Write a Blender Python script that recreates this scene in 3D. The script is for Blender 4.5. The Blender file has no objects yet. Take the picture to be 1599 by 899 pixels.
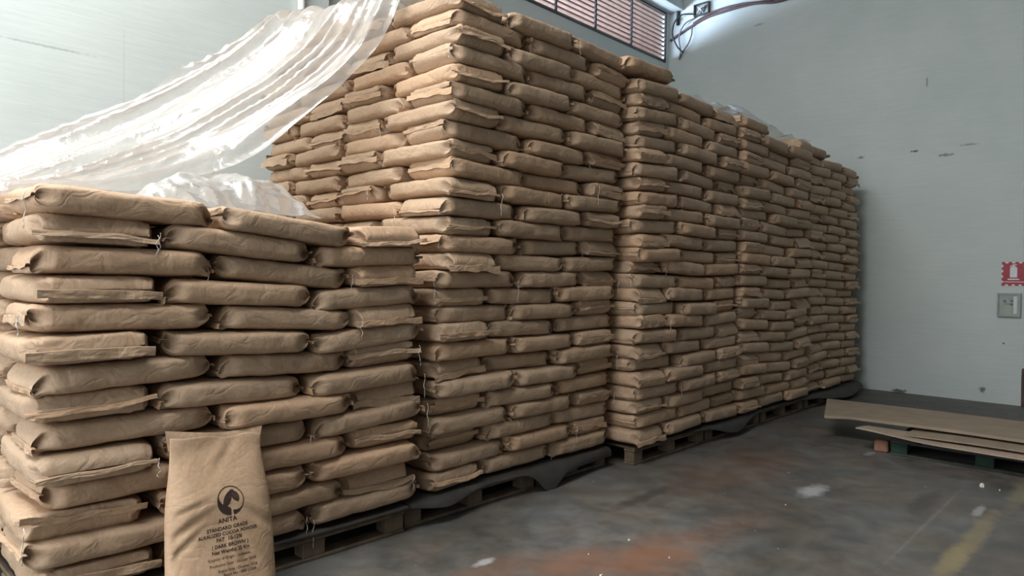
import bpy, bmesh, math, random
from math import sin, cos, pi, radians
from mathutils import Vector, Matrix, noise

random.seed(7)
scene = bpy.context.scene
C = scene.collection

# ------------------------------------------------------------------ camera
FPX, CAM_Y, CAM_Z = 1081.05, -3.2516, 1.5194
cam_data = bpy.data.cameras.new('camera')
cam_data.sensor_fit = 'HORIZONTAL'
cam_data.sensor_width = 36.0
cam_data.lens = FPX / 1599.0 * 36.0
cam_data.clip_start = 0.05
cam = bpy.data.objects.new('camera', cam_data)
C.objects.link(cam)
yaw, pitch, roll = 0.75791, -0.01426, 0.01556
fw = Vector((cos(yaw) * cos(pitch), sin(yaw) * cos(pitch), sin(pitch)))
rt = fw.cross(Vector((0, 0, 1))).normalized()
up = rt.cross(fw)
rt, up = cos(roll) * rt + sin(roll) * up, -sin(roll) * rt + cos(roll) * up
m = Matrix((rt, up, -fw)).transposed().to_4x4()
m.translation = Vector((0, CAM_Y, CAM_Z))
cam.matrix_world = m
scene.camera = cam

# ------------------------------------------------------------------ daylight and exposure
scene.view_settings.view_transform = 'Standard'
scene.view_settings.look = 'None'
scene.view_settings.gamma = 1.0
scene.view_settings.use_curve_mapping = False
scene.view_settings.exposure = 0.0

world = bpy.data.worlds.new('daylight')
scene.world = world
world.use_nodes = True
wb = world.node_tree.nodes['Background']
wb.inputs['Color'].default_value = (0.72, 0.85, 1.0, 1)
wb.inputs['Strength'].default_value = 1.3


def area(name, loc, target, sx, sy, power, color):
    d = bpy.data.lights.new(name, 'AREA')
    d.shape = 'RECTANGLE'
    d.size, d.size_y = sx, sy
    d.energy = power
    d.color = color
    o = bpy.data.objects.new(name, d)
    C.objects.link(o)
    o.location = loc
    o.rotation_euler = (Vector(target) - Vector(loc)).to_track_quat('-Z', 'Y').to_euler()
    return o


# daylight entering by the open loading door in the left wall, by the rooflight over the low stack and by the louvre
area('door_daylight', (-3.55, -0.5, 2.15), (0, -0.5, 2.0), 4.4, 4.1, 160, (1.0, 0.975, 0.94))
area('rooflight_daylight', (-0.7, 0.2, 7.55), (-0.7, 0.201, 0.0), 3.4, 5.0, 760, (1.0, 0.985, 0.95))
area('louvre_daylight', (8.4, 4.6, 5.2), (9.2, 3.2, 5.9), 4.6, 1.6, 1700, (0.62, 0.77, 1.0))


# ------------------------------------------------------------------ materials
def mat(name):
    mt = bpy.data.materials.new(name)
    mt.use_nodes = True
    nt = mt.node_tree
    return mt, nt, nt.nodes['Principled BSDF']


def N(nt, t, **kw):
    n = nt.nodes.new(t)
    for k, v in kw.items():
        setattr(n, k, v)
    return n


def ramp(nt, src, stops):
    r = N(nt, 'ShaderNodeValToRGB')
    e = r.color_ramp.elements
    e[0].position, e[0].color = stops[0][0], (*stops[0][1], 1)
    e[1].position, e[1].color = stops[-1][0], (*stops[-1][1], 1)
    for p, c in stops[1:-1]:
        x = e.new(p)
        x.color = (*c, 1)
    nt.links.new(src, r.inputs['Fac'])
    return r


def noise_tex(nt, vec, scale, detail=4, rough=0.55, dist=0.0):
    n = N(nt, 'ShaderNodeTexNoise')
    n.inputs['Scale'].default_value = scale
    n.inputs['Detail'].default_value = detail
    n.inputs['Roughness'].default_value = rough
    n.inputs['Distortion'].default_value = dist
    if vec is not None:
        nt.links.new(vec, n.inputs['Vector'])
    return n


def math_n(nt, op, a, b=None, c=None, clamp=False):
    n = N(nt, 'ShaderNodeMath', operation=op, use_clamp=clamp)
    for i, v in enumerate((a, b, c)):
        if v is None:
            continue
        if isinstance(v, (int, float)):
            n.inputs[i].default_value = v
        else:
            nt.links.new(v, n.inputs[i])
    return n.outputs[0]


def mix_col(nt, fac, a, b, mode='MIX'):
    n = N(nt, 'ShaderNodeMix', data_type='RGBA', blend_type=mode)
    for sock, v in ((n.inputs[0], fac), (n.inputs[6], a), (n.inputs[7], b)):
        if isinstance(v, (int, float)):
            sock.default_value = v
        elif isinstance(v, tuple):
            sock.default_value = (*v, 1)
        else:
            nt.links.new(v, sock)
    return n.outputs[2]


def bump(nt, bsdf, h, strength, dist):
    b = N(nt, 'ShaderNodeBump')
    b.inputs['Strength'].default_value = strength
    b.inputs['Distance'].default_value = dist
    nt.links.new(h, b.inputs['Height'])
    nt.links.new(b.outputs[0], bsdf.inputs['Normal'])
    return b


def simple(name, col, rough=0.7, metal=0.0, var=0.15, scale=14.0, bumpd=0.0):
    mt, nt, b = mat(name)
    tc = N(nt, 'ShaderNodeTexCoord')
    n = noise_tex(nt, tc.outputs['Object'], scale)
    lo = tuple(x * (1 - var) for x in col)
    hi = tuple(min(1, x * (1 + var)) for x in col)
    r = ramp(nt, n.outputs['Fac'], [(0.3, lo), (0.7, hi)])
    nt.links.new(r.outputs[0], b.inputs['Base Color'])
    b.inputs['Roughness'].default_value = rough
    b.inputs['Metallic'].default_value = metal
    if bumpd:
        bump(nt, b, n.outputs['Fac'], 0.6, bumpd)
    return mt


def kraft(name, tint=(1, 1, 1), crease=1.0):
    mt, nt, b = mat(name)
    tc = N(nt, 'ShaderNodeTexCoord')
    oi = N(nt, 'ShaderNodeObjectInfo')
    ge = N(nt, 'ShaderNodeNewGeometry')
    rnd = math_n(nt, 'FRACT', math_n(nt, 'ADD', oi.outputs['Random'], ge.outputs['Random Per Island']))
    off = N(nt, 'ShaderNodeVectorMath', operation='ADD')
    cmb = N(nt, 'ShaderNodeCombineXYZ')
    nt.links.new(math_n(nt, 'MULTIPLY', rnd, 9.0), cmb.inputs[0])
    nt.links.new(math_n(nt, 'MULTIPLY', rnd, 5.0), cmb.inputs[2])
    nt.links.new(tc.outputs['Object'], off.inputs[0])
    nt.links.new(cmb.outputs[0], off.inputs[1])
    vec = off.outputs[0]
    n1 = noise_tex(nt, vec, 3.5, 5)
    n2 = noise_tex(nt, vec, 60, 3)
    T = lambda c: tuple(a * t for a, t in zip(c, tint))
    base = ramp(nt, n1.outputs['Fac'], [(0.25, T((0.43, 0.302, 0.202))), (0.75, T((0.525, 0.377, 0.258)))])
    per = ramp(nt, rnd, [(0.0, (0.88, 0.86, 0.84)), (0.5, (1.0, 1.0, 1.0)), (1.0, (1.08, 1.0, 0.94))])
    c1 = mix_col(nt, 1.0, base.outputs[0], per.outputs[0], 'MULTIPLY')
    fib = ramp(nt, n2.outputs['Fac'], [(0.3, (0.92, 0.92, 0.92)), (0.7, (1.06, 1.06, 1.06))])
    c2 = mix_col(nt, 1.0, c1, fib.outputs[0], 'MULTIPLY')
    nt.links.new(c2, b.inputs['Base Color'])
    b.inputs['Roughness'].default_value = 0.56
    b.inputs['Specular IOR Level'].default_value = 0.35
    # creases of crumpled paper
    sw = noise_tex(nt, vec, 4.0, 2)
    warp = N(nt, 'ShaderNodeVectorMath', operation='MULTIPLY_ADD')
    warp.inputs[1].default_value = (0.35, 0.35, 0.35)
    nt.links.new(sw.outputs['Color'], warp.inputs[0])
    nt.links.new(vec, warp.inputs[2])
    vo = N(nt, 'ShaderNodeTexVoronoi', feature='DISTANCE_TO_EDGE')
    vo.inputs['Scale'].default_value = 5.0
    sq = N(nt, 'ShaderNodeVectorMath', operation='MULTIPLY')
    sq.inputs[1].default_value = (0.7, 1.0, 2.2)
    nt.links.new(warp.outputs[0], sq.inputs[0])
    nt.links.new(sq.outputs[0], vo.inputs['Vector'])
    cr = math_n(nt, 'MINIMUM', vo.outputs['Distance'], 0.10)
    n3 = noise_tex(nt, warp.outputs[0], 11, 3, 0.6)
    hgt = math_n(nt, 'ADD', math_n(nt, 'MULTIPLY', cr, 1.5), n3.outputs['Fac'])
    bump(nt, b, hgt, 0.42 * crease, 0.02)
    return mt


M = {}
M['kraft'] = kraft('kraft_paper')
M['kraft_flap'] = kraft('kraft_paper_flap', (1.0, 0.99, 0.97), 0.8)
M['thread'] = simple('white_thread', (0.75, 0.7, 0.62), 0.8)
M['ink'] = simple('brown_black_ink', (0.035, 0.018, 0.014), 0.6)
M['wood'] = simple('pallet_wood', (0.15, 0.108, 0.072), 0.85, 0, 0.35, 9, 0.004)
M['wood_red'] = simple('reddish_wood', (0.30, 0.15, 0.10), 0.85, 0, 0.25, 12, 0.003)
M['wood_green'] = simple('green_painted_wood', (0.010, 0.036, 0.022), 0.8, 0, 0.4, 8, 0.004)
M['wood_dark'] = simple('dark_weathered_wood', (0.045, 0.05, 0.045), 0.85, 0, 0.4, 8, 0.004)
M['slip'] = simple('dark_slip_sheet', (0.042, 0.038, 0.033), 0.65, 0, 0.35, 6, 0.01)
M['card'] = simple('cardboard', (0.28, 0.22, 0.155), 0.8, 0, 0.12, 5)
M['card_pale'] = simple('pale_cardboard', (0.38, 0.29, 0.22), 0.8, 0, 0.12, 5)
M['black'] = simple('black_cable', (0.02, 0.02, 0.022), 0.5)
M['grey_cable'] = simple('grey_cable', (0.16, 0.16, 0.17), 0.6)
M['maroon_cable'] = simple('reddish_conduit', (0.10, 0.06, 0.06), 0.6)
M['slat'] = simple('brown_louvre_slat', (0.36, 0.25, 0.20), 0.45, 0, 0.15, 6)
M['steel_dark'] = simple('dark_steel', (0.06, 0.06, 0.065), 0.5, 0.3)
M['box_grey'] = simple('grey_box_metal', (0.30, 0.32, 0.31), 0.5, 0.2)
M['box_panel'] = simple('grey_green_panel', (0.33, 0.36, 0.30), 0.6)
M['white'] = simple('white_paint', (0.75, 0.76, 0.76), 0.6, 0, 0.05)
M['red'] = simple('sign_red', (0.36, 0.016, 0.04), 0.45, 0, 0.12)
M['scrap'] = simple('white_scrap', (0.7, 0.68, 0.62), 0.8)
M['scrap_dark'] = simple('dark_scrap', (0.03, 0.03, 0.025), 0.8)
M['ceiling'] = simple('ceiling_grey', (0.30, 0.30, 0.30), 0.9, 0, 0.1, 2)

# clear glass of the wall box
mt, nt, b = mat('clear_cover')
b.inputs['Base Color'].default_value = (0.9, 0.95, 0.93, 1)
b.inputs['Transmission Weight'].default_value = 1.0
b.inputs['Roughness'].default_value = 0.05
b.inputs['IOR'].default_value = 1.2
M['glass'] = mt


def plastic(name, haze, shine=0.13):
    mt = bpy.data.materials.new(name)
    mt.use_nodes = True
    nt = mt.node_tree
    nt.nodes.clear()
    out = N(nt, 'ShaderNodeOutputMaterial')
    tc = N(nt, 'ShaderNodeTexCoord')
    n1 = noise_tex(nt, tc.outputs['Object'], 3.0, 4, 0.55, 0.6)
    n2 = noise_tex(nt, tc.outputs['Object'], 9.0, 3, 0.5, 0.5)
    bp = N(nt, 'ShaderNodeBump')
    bp.inputs['Strength'].default_value = 0.5
    bp.inputs['Distance'].default_value = 0.02
    nt.links.new(n2.outputs['Fac'], bp.inputs['Height'])
    tr = N(nt, 'ShaderNodeBsdfTransparent')
    tr.inputs['Color'].default_value = (0.93, 0.93, 0.93, 1)
    df = N(nt, 'ShaderNodeBsdfDiffuse')
    df.inputs['Color'].default_value = (0.76, 0.73, 0.69, 1)
    tl = N(nt, 'ShaderNodeBsdfTranslucent')
    tl.inputs['Color'].default_value = (0.76, 0.73, 0.69, 1)
    gl = N(nt, 'ShaderNodeBsdfGlossy')
    gl.inputs['Roughness'].default_value = 0.17
    gl.inputs['Color'].default_value = (0.8, 0.8, 0.8, 1)
    for x in (df, tl, gl):
        nt.links.new(bp.outputs[0], x.inputs['Normal'])
    m1 = N(nt, 'ShaderNodeMixShader')
    m1.inputs[0].default_value = 0.3
    nt.links.new(df.outputs[0], m1.inputs[1])
    nt.links.new(tl.outputs[0], m1.inputs[2])
    m2 = N(nt, 'ShaderNodeMixShader')
    hz = N(nt, 'ShaderNodeMapRange')
    hz.inputs[1].default_value, hz.inputs[2].default_value = 0.3, 0.7
    hz.inputs[3].default_value, hz.inputs[4].default_value = haze - 0.07, haze + 0.09
    nt.links.new(n1.outputs['Fac'], hz.inputs[0])
    nt.links.new(hz.outputs[0], m2.inputs[0])
    nt.links.new(tr.outputs[0], m2.inputs[1])
    nt.links.new(m1.outputs[0], m2.inputs[2])
    lw = N(nt, 'ShaderNodeLayerWeight')
    lw.inputs['Blend'].default_value = 0.25
    nt.links.new(bp.outputs[0], lw.inputs['Normal'])
    m3 = N(nt, 'ShaderNodeMixShader')
    nt.links.new(math_n(nt, 'MULTIPLY_ADD', lw.outputs['Fresnel'], 0.55 if shine > 0.1 else 0.35, shine * 0.4, True), m3.inputs[0])
    nt.links.new(m2.outputs[0], m3.inputs[1])
    nt.links.new(gl.outputs[0], m3.inputs[2])
    nt.links.new(m3.outputs[0], out.inputs['Surface'])
    return mt


M['plastic'] = plastic('clear_plastic_film', 0.44)
M['plastic_thin'] = plastic('thin_plastic_film', 0.22)
M['plastic_bunch'] = plastic('bunched_plastic_film', 0.60, 0.04)


def spot_mask(nt, vec, centre, radius, wob_scale=3.0, wob=0.6, hard=0.35):
    """0..1 mask around a point on a surface, ragged outline."""
    d = N(nt, 'ShaderNodeVectorMath', operation='SUBTRACT')
    d.inputs[1].default_value = centre
    nt.links.new(vec, d.inputs[0])
    s = N(nt, 'ShaderNodeVectorMath', operation='DIVIDE')
    s.inputs[1].default_value = radius
    nt.links.new(d.outputs[0], s.inputs[0])
    ln = N(nt, 'ShaderNodeVectorMath', operation='LENGTH')
    nt.links.new(s.outputs[0], ln.inputs[0])
    nz = noise_tex(nt, vec, wob_scale, 5, 0.65)
    v = math_n(nt, 'ADD', ln.outputs['Value'], math_n(nt, 'MULTIPLY', math_n(nt, 'SUBTRACT', nz.outputs['Fac'], 0.5), wob * 4))
    mr = N(nt, 'ShaderNodeMapRange')
    mr.inputs[1].default_value, mr.inputs[2].default_value = 1.0 + hard, 1.0 - hard
    nt.links.new(v, mr.inputs[0])
    return mr.outputs[0]


def wall_paint(name, marks=(), cracks=()):
    mt, nt, b = mat(name)
    ge = N(nt, 'ShaderNodeNewGeometry')
    vec = ge.outputs['Position']
    n1 = noise_tex(nt, vec, 0.7, 5, 0.6)
    st = N(nt, 'ShaderNodeVectorMath', operation='MULTIPLY')
    st.inputs[1].default_value = (1.2, 1.2, 14)
    nt.links.new(vec, st.inputs[0])
    n2 = noise_tex(nt, st.outputs[0], 2.0, 3)
    base = ramp(nt, n1.outputs['Fac'], [(0.3, (0.54, 0.60, 0.585)), (0.7, (0.62, 0.67, 0.655))])
    lines = ramp(nt, n2.outputs['Fac'], [(0.35, (0.975, 0.975, 0.975)), (0.6, (1.01, 1.01, 1.01))])
    col = mix_col(nt, 1.0, base.outputs[0], lines.outputs[0], 'MULTIPLY')
    # small scuffs and chipped specks
    vo = N(nt, 'ShaderNodeTexNoise')
    vo.inputs['Scale'].default_value = 5.0
    vo.inputs['Detail'].default_value = 8
    vo.inputs['Roughness'].default_value = 0.75
    nt.links.new(vec, vo.inputs['Vector'])
    sp = ramp(nt, vo.outputs['Fac'], [(0.70, (0, 0, 0)), (0.74, (1, 1, 1))])
    col = mix_col(nt, math_n(nt, 'MULTIPLY', sp.outputs[0], 0.5), col, (0.25, 0.27, 0.26))
    for c, r, k in marks:
        msk = spot_mask(nt, vec, c, tuple(0.6 * q for q in r), 38.0, 0.75, 0.3)
        col = mix_col(nt, math_n(nt, 'MULTIPLY', msk, k, None, True), col, (0.07, 0.065, 0.06))
    nt.links.new(col, b.inputs['Base Color'])
    b.inputs['Roughness'].default_value = 0.62
    bump(nt, b, math_n(nt, 'ADD', n2.outputs['Fac'], n1.outputs['Fac']), 0.25, 0.006)
    return mt


M['wall'] = wall_paint('painted_masonry')
M['wall_right'] = wall_paint('painted_masonry_scuffed', [
    ((10.8, -0.667, 3.364), (1, 0.07, 0.022), 1.0), ((10.8, -1.05, 3.27), (1, 0.14, 0.03), 0.6),
    ((10.8, -1.30, 3.38), (1, 0.16, 0.02), 0.5), ((10.8, 0.02, 3.35), (1, 0.07, 0.03), 0.7),
    ((10.8, -0.55, 0.02), (1, 0.14, 0.045), 0.9), ((10.8, -1.52, 0.16), (1, 0.05, 0.06), 0.8),
    ((10.8, -1.74, 0.78), (1, 0.02, 0.02), 0.8), ((10.8, -0.05, 5.82), (1, 0.03, 0.25), 0.5),
    ((10.8, -1.23, 5.6), (1, 0.03, 0.22), 0.6), ((10.8, -0.8, 4.3), (1, 0.02, 0.12), 0.5),
    ((10.8, 1.6, 5.65), (1, 0.12, 0.03), 0.4), ((10.8, -1.9, 4.1), (1, 0.02, 0.1), 0.5)])
M['wall_left_back'] = wall_paint('painted_masonry_cracked', [
    ((1.42, 3.05, 3.255), (0.45, 1, 0.016), 0.28), ((1.96, 3.05, 3.2), (0.008, 1, 0.6), 0.13)])


def concrete():
    mt, nt, b = mat('worn_concrete_floor')
    ge = N(nt, 'ShaderNodeNewGeometry')
    vec = ge.outputs['Position']
    n1 = noise_tex(nt, vec, 0.8, 6, 0.62, 0.4)
    n2 = noise_tex(nt, vec, 5.0, 6, 0.65)
    n3 = noise_tex(nt, vec, 1.9, 5, 0.6, 0.6)
    base = ramp(nt, n1.outputs['Fac'], [(0.30, (0.078, 0.071, 0.062)), (0.5, (0.110, 0.103, 0.093)), (0.72, (0.158, 0.154, 0.146))])
    fine = ramp(nt, n2.outputs['Fac'], [(0.3, (0.66, 0.66, 0.66)), (0.7, (1.26, 1.26, 1.26))])
    col = mix_col(nt, 1.0, base.outputs[0], fine.outputs[0], 'MULTIPLY')
    tint = ramp(nt, n3.outputs['Fac'], [(0.35, (1.10, 0.99, 0.90)), (0.65, (0.93, 1.0, 1.04))])
    col = mix_col(nt, 1.0, col, tint.outputs[0], 'MULTIPLY')
    for c, r, k in [((3.28, -1.20, 0), (0.34, 0.16, 1), 0.75), ((2.92, -0.98, 0), (0.26, 0.13, 1), 0.6),
                    ((2.55, -0.75, 0), (0.3, 0.12, 1), 0.35), ((3.9, -1.3, 0), (0.45, 0.12, 1), 0.25), ((5.3, -0.75, 0), (0.8, 0.3, 1), 0.25)]:
        msk = spot_mask(nt, vec, c, r, 4.5, 0.55, 0.55)
        col = mix_col(nt, math_n(nt, 'MULTIPLY', msk, k, None, True), col, (0.25, 0.118, 0.068))
    for c, r, k in [((4.95, -2.44, 0), (0.6, 0.05, 1), 0.5), ((4.4, -2.42, 0), (0.4, 0.05, 1), 0.6), ((6.3, -2.5, 0), (0.5, 0.06, 1), 0.4)]:
        msk = spot_mask(nt, vec, c, r, 6.0, 0.5, 0.4)
        col = mix_col(nt, math_n(nt, 'MULTIPLY', msk, k, None, True), col, (0.29, 0.23, 0.12))
    for c, r, k in [((5.19, -1.40, 0), (0.17, 0.07, 1), 0.8), ((2.58, -0.63, 0), (0.06, 0.03, 1), 0.8), ((5.1, -2.17, 0), (0.9, 0.012, 1), 0.12),
                    ((5.55, -2.36, 0), (0.15, 0.025, 1), 0.6), ((6.7, -1.35, 0), (0.1, 0.03, 1), 0.5)]:
        msk = spot_mask(nt, vec, c, r, 12.0, 0.5, 0.4)
        col = mix_col(nt, math_n(nt, 'MULTIPLY', msk, k, None, True), col, (0.42, 0.42, 0.42))
    for c, r, k in [((4.15, -0.62, 0), (0.35, 0.05, 1), 0.7), ((5.5, -2.05, 0), (0.3, 0.06, 1), 0.6), ((9.9, -0.7, 0), (0.9, 1.6, 1), 0.55), ((6.3, -2.38, 0), (0.2, 0.07, 1), 0.7)]:
        msk = spot_mask(nt, vec, c, r, 7.0, 0.5, 0.4)
        col = mix_col(nt, math_n(nt, 'MULTIPLY', msk, k, None, True), col, (0.05, 0.046, 0.04))
    # tiny pale specks
    sp = noise_tex(nt, vec, 16.0, 2, 0.5)
    spk = ramp(nt, sp.outputs['Fac'], [(0.755, (0, 0, 0)), (0.775, (1, 1, 1))])
    col = mix_col(nt, spk.outputs[0], col, (0.42, 0.42, 0.40))
    nt.links.new(col, b.inputs['Base Color'])
    rr = ramp(nt, n2.outputs['Fac'], [(0.3, (0.42,) * 3), (0.7, (0.62,) * 3)])
    nt.links.new(rr.outputs[0], b.inputs['Roughness'])
    bump(nt, b, n2.outputs['Fac'], 0.25, 0.006)
    return mt


M['concrete'] = concrete()


# ------------------------------------------------------------------ helpers
def mesh(name, verts, faces, material, smooth=False):
    me = bpy.data.meshes.new(name)
    me.from_pydata(verts, [], faces)
    me.materials.append(material)
    if smooth:
        me.polygons.foreach_set('use_smooth', [True] * len(me.polygons))
    me.update()
    return me


def obj(name, me, parent=None, loc=None, rot=None):
    o = bpy.data.objects.new(name, me)
    C.objects.link(o)
    if parent:
        o.parent = parent
    if loc:
        o.location = loc
    if rot:
        o.rotation_euler = rot
    return o


def tag(o, label=None, cat=None, group=None, kind=None):
    for k, v in (('label', label), ('category', cat), ('group', group), ('kind', kind)):
        if v:
            o[k] = v
    return o


BOXF = [(0, 3, 2, 1), (4, 5, 6, 7), (0, 1, 5, 4), (1, 2, 6, 5), (2, 3, 7, 6), (3, 0, 4, 7)]


def box_vf(x0, x1, y0, y1, z0, z1):
    return [(x0, y0, z0), (x1, y0, z0), (x1, y1, z0), (x0, y1, z0), (x0, y0, z1), (x1, y0, z1), (x1, y1, z1), (x0, y1, z1)], BOXF


_boxes = {}


def box_mesh(sx, sy, sz, material, bev=0.004):
    """box centred on x, y with its base at z = 0, edges bevelled; shared between alike pieces"""
    key = (round(sx, 4), round(sy, 4), round(sz, 4), material.name, bev)
    if key in _boxes:
        return _boxes[key]
    bm = bmesh.new()
    v, f = box_vf(-sx / 2, sx / 2, -sy / 2, sy / 2, 0, sz)
    vs = [bm.verts.new(p) for p in v]
    for q in f:
        bm.faces.new([vs[i] for i in q])
    if bev:
        bmesh.ops.bevel(bm, geom=list(bm.edges), offset=min(bev, sx / 3, sy / 3, sz / 3), segments=1, affect='EDGES')
    me = bpy.data.meshes.new('board_shape')
    bm.to_mesh(me)
    bm.free()
    me.materials.append(material)
    _boxes[key] = me
    return me


def tube(pts, r, nseg=8):
    pts = [Vector(p) for p in pts]
    V, F = [], []
    for i, p in enumerate(pts):
        t = (pts[min(i + 1, len(pts) - 1)] - pts[max(i - 1, 0)]).normalized()
        a = t.cross(Vector((0, 0, 1)))
        if a.length < 1e-3:
            a = t.cross(Vector((1, 0, 0)))
        a.normalize()
        b = t.cross(a)
        for k in range(nseg):
            w = 2 * pi * k / nseg
            V.append(p + r * (cos(w) * a + sin(w) * b))
    for i in range(len(pts) - 1):
        for k in range(nseg):
            F.append((i * nseg + k, i * nseg + (k + 1) % nseg, (i + 1) * nseg + (k + 1) % nseg, (i + 1) * nseg + k))
    F.append(tuple(range(nseg))[::-1])
    F.append(tuple((len(pts) - 1) * nseg + k for k in range(nseg)))
    return V, F


def spline(pts, n=8):
    """Catmull-Rom through the points"""
    P = [Vector(p) for p in pts]
    P = [2 * P[0] - P[1]] + P + [2 * P[-1] - P[-2]]
    out = []
    for i in range(1, len(P) - 2):
        for k in range(n):
            t = k / n
            a, b_, c, d = P[i - 1], P[i], P[i + 1], P[i + 2]
            out.append(0.5 * ((2 * b_) + (c - a) * t + (2 * a - 5 * b_ + 4 * c - d) * t * t + (3 * b_ - a - 3 * c + d) * t ** 3))
    out.append(P[-2])
    return out


def smooth(a, b, x):
    t = max(0.0, min(1.0, (x - a) / (b - a)))
    return t * t * (3 - 2 * t)


def sgn(x):
    return 1.0 if x >= 0 else -1.0


# ------------------------------------------------------------------ the room
XW, YW, ZC = 10.80, 3.23, 7.6
XL, YF = -3.6, -10.0


def slab(name, x0, x1, y0, y1, z0, z1, material, label, cat):
    o = obj(name, mesh(name, *box_vf(x0, x1, y0, y1, z0, z1), material))
    return tag(o, label, cat, kind='structure')


slab('floor', XL, XW, YF, YW, -0.12, 0.0, M['concrete'], 'worn grey concrete warehouse floor with rust stains', 'floor')
ce = bpy.data.objects.new('ceiling', None)
C.objects.link(ce)
tag(ce, 'plain grey warehouse ceiling with a rooflight above the low stack', 'ceiling', kind='structure')
for nm, r in [('ceiling_panel', (XL, XW + 0.2, YF, -2.35)), ('ceiling_panel', (XL, XW + 0.2, 2.75, YW + 0.2)), ('ceiling_panel', (XL, -2.45, -2.35, 2.75)), ('ceiling_panel', (1.05, XW + 0.2, -2.35, 2.75))]:
    obj(nm, mesh(nm, *box_vf(*r, ZC, ZC + 0.15), M['ceiling']), ce)
slab('wall_right', XW, XW + 0.2, YF, YW + 0.2, -0.12, ZC, M['wall_right'], 'pale scuffed wall at the far end of the stacks', 'wall')
slab('wall_front', XL, XW, YF - 0.2, YF, -0.12, ZC, M['ceiling'], 'grey wall facing the sack stacks', 'wall')
# back wall: a thicker bay on the left, a thinner bay with the louvre opening on the right
LX0, LX1, LZ0, LZ1 = 5.55, 10.66, 5.34, 6.20
bw = bpy.data.objects.new('wall_back', None)
C.objects.link(bw)
tag(bw, 'pale masonry wall behind the sack stacks with louvre opening', 'wall', kind='structure')
for nm, r, mm in [('thick_bay', (XL, 3.88, 3.08, YW + 0.2, -0.12, ZC), 'wall_left_back'),
                  ('lower_bay', (3.88, XW, YW, YW + 0.2, -0.12, LZ0), 'wall'),
                  ('upper_bay', (3.88, XW, YW, YW + 0.2, LZ1, ZC), 'wall'),
                  ('bay_jamb', (3.88, LX0, YW, YW + 0.2, LZ0, LZ1), 'wall'),
                  ('corner_jamb', (LX1, XW, YW, YW + 0.2, LZ0, LZ1), 'wall')]:
    obj(nm, mesh(nm, *box_vf(*r), M[mm]), bw)
slab('trim_1', 3.9, XW, 2.96, YW, 6.22, 6.9, M['wall'], 'grey concrete beam above the louvre', 'beam')
# left wall with the loading door opening (out of the picture, behind the camera's left)
lw = bpy.data.objects.new('wall_left', None)
C.objects.link(lw)
tag(lw, 'pale wall with the open loading door', 'wall', kind='structure')
for nm, r in [('door_side', (XL - 0.2, XL, YF, -2.8, -0.12, 4.6)), ('door_side', (XL - 0.2, XL, 1.8, YW, -0.12, 4.6)),
              ('lintel', (XL - 0.2, XL, YF, YW, 4.3, 4.8)), ('top_band', (XL - 0.2, XL, YF, YW, 4.8, ZC))]:
    obj(nm, mesh(nm, *box_vf(*r), M['wall']), lw)

# louvre window
win = bpy.data.objects.new('window_1', None)
C.objects.link(win)
win.location = (0, YW + 0.05, 0)
tag(win, 'long brown slatted louvre high in the back wall', 'louvre', kind='structure')
nsl = 11
pit = (LZ1 - LZ0) / nsl
sl_v, sl_f = [], []
prof = [(-0.02, -pit * 0.12), (0.14, -pit * 0.95), (0.148, -pit * 0.82), (-0.02, pit * 0.26)]
for xx in (0.0, 1.0):
    for (dy, dz) in prof:
        sl_v.append((xx, dy, dz))
sl_f = [(0, 1, 2, 3), (7, 6, 5, 4), (0, 4, 5, 1), (1, 5, 6, 2), (2, 6, 7, 3), (3, 7, 4, 0)]
slat_me = mesh('slat', sl_v, sl_f, M['slat'])
mulls = [LX0, 6.72, 7.68, 8.63, 9.61, LX1]
for i in range(nsl):
    for a, b_ in zip(mulls[:-1], mulls[1:]):
        o = obj('slat', slat_me, win, (a, 0, LZ0 + pit * (i + 0.62)))
        o.scale = (b_ - a, 1, 1)
for x in mulls:
    obj('mullion', box_mesh(0.035, 0.03, LZ1 - LZ0, M['steel_dark'], 0.003), win, (x, -0.045, LZ0))
    for i in range(nsl):
        pass
for z in (LZ0 - 0.005, LZ1 - 0.03):
    obj('frame_rail', box_mesh(LX1 - LX0, 0.03, 0.035, M['steel_dark'], 0.003), win, ((LX0 + LX1) / 2, -0.045, z))

# ------------------------------------------------------------------ paper sacks
SL, SW, SH = 0.675, 0.475, 0.1165      # body of one lying sack (the end flaps come on top)


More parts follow.
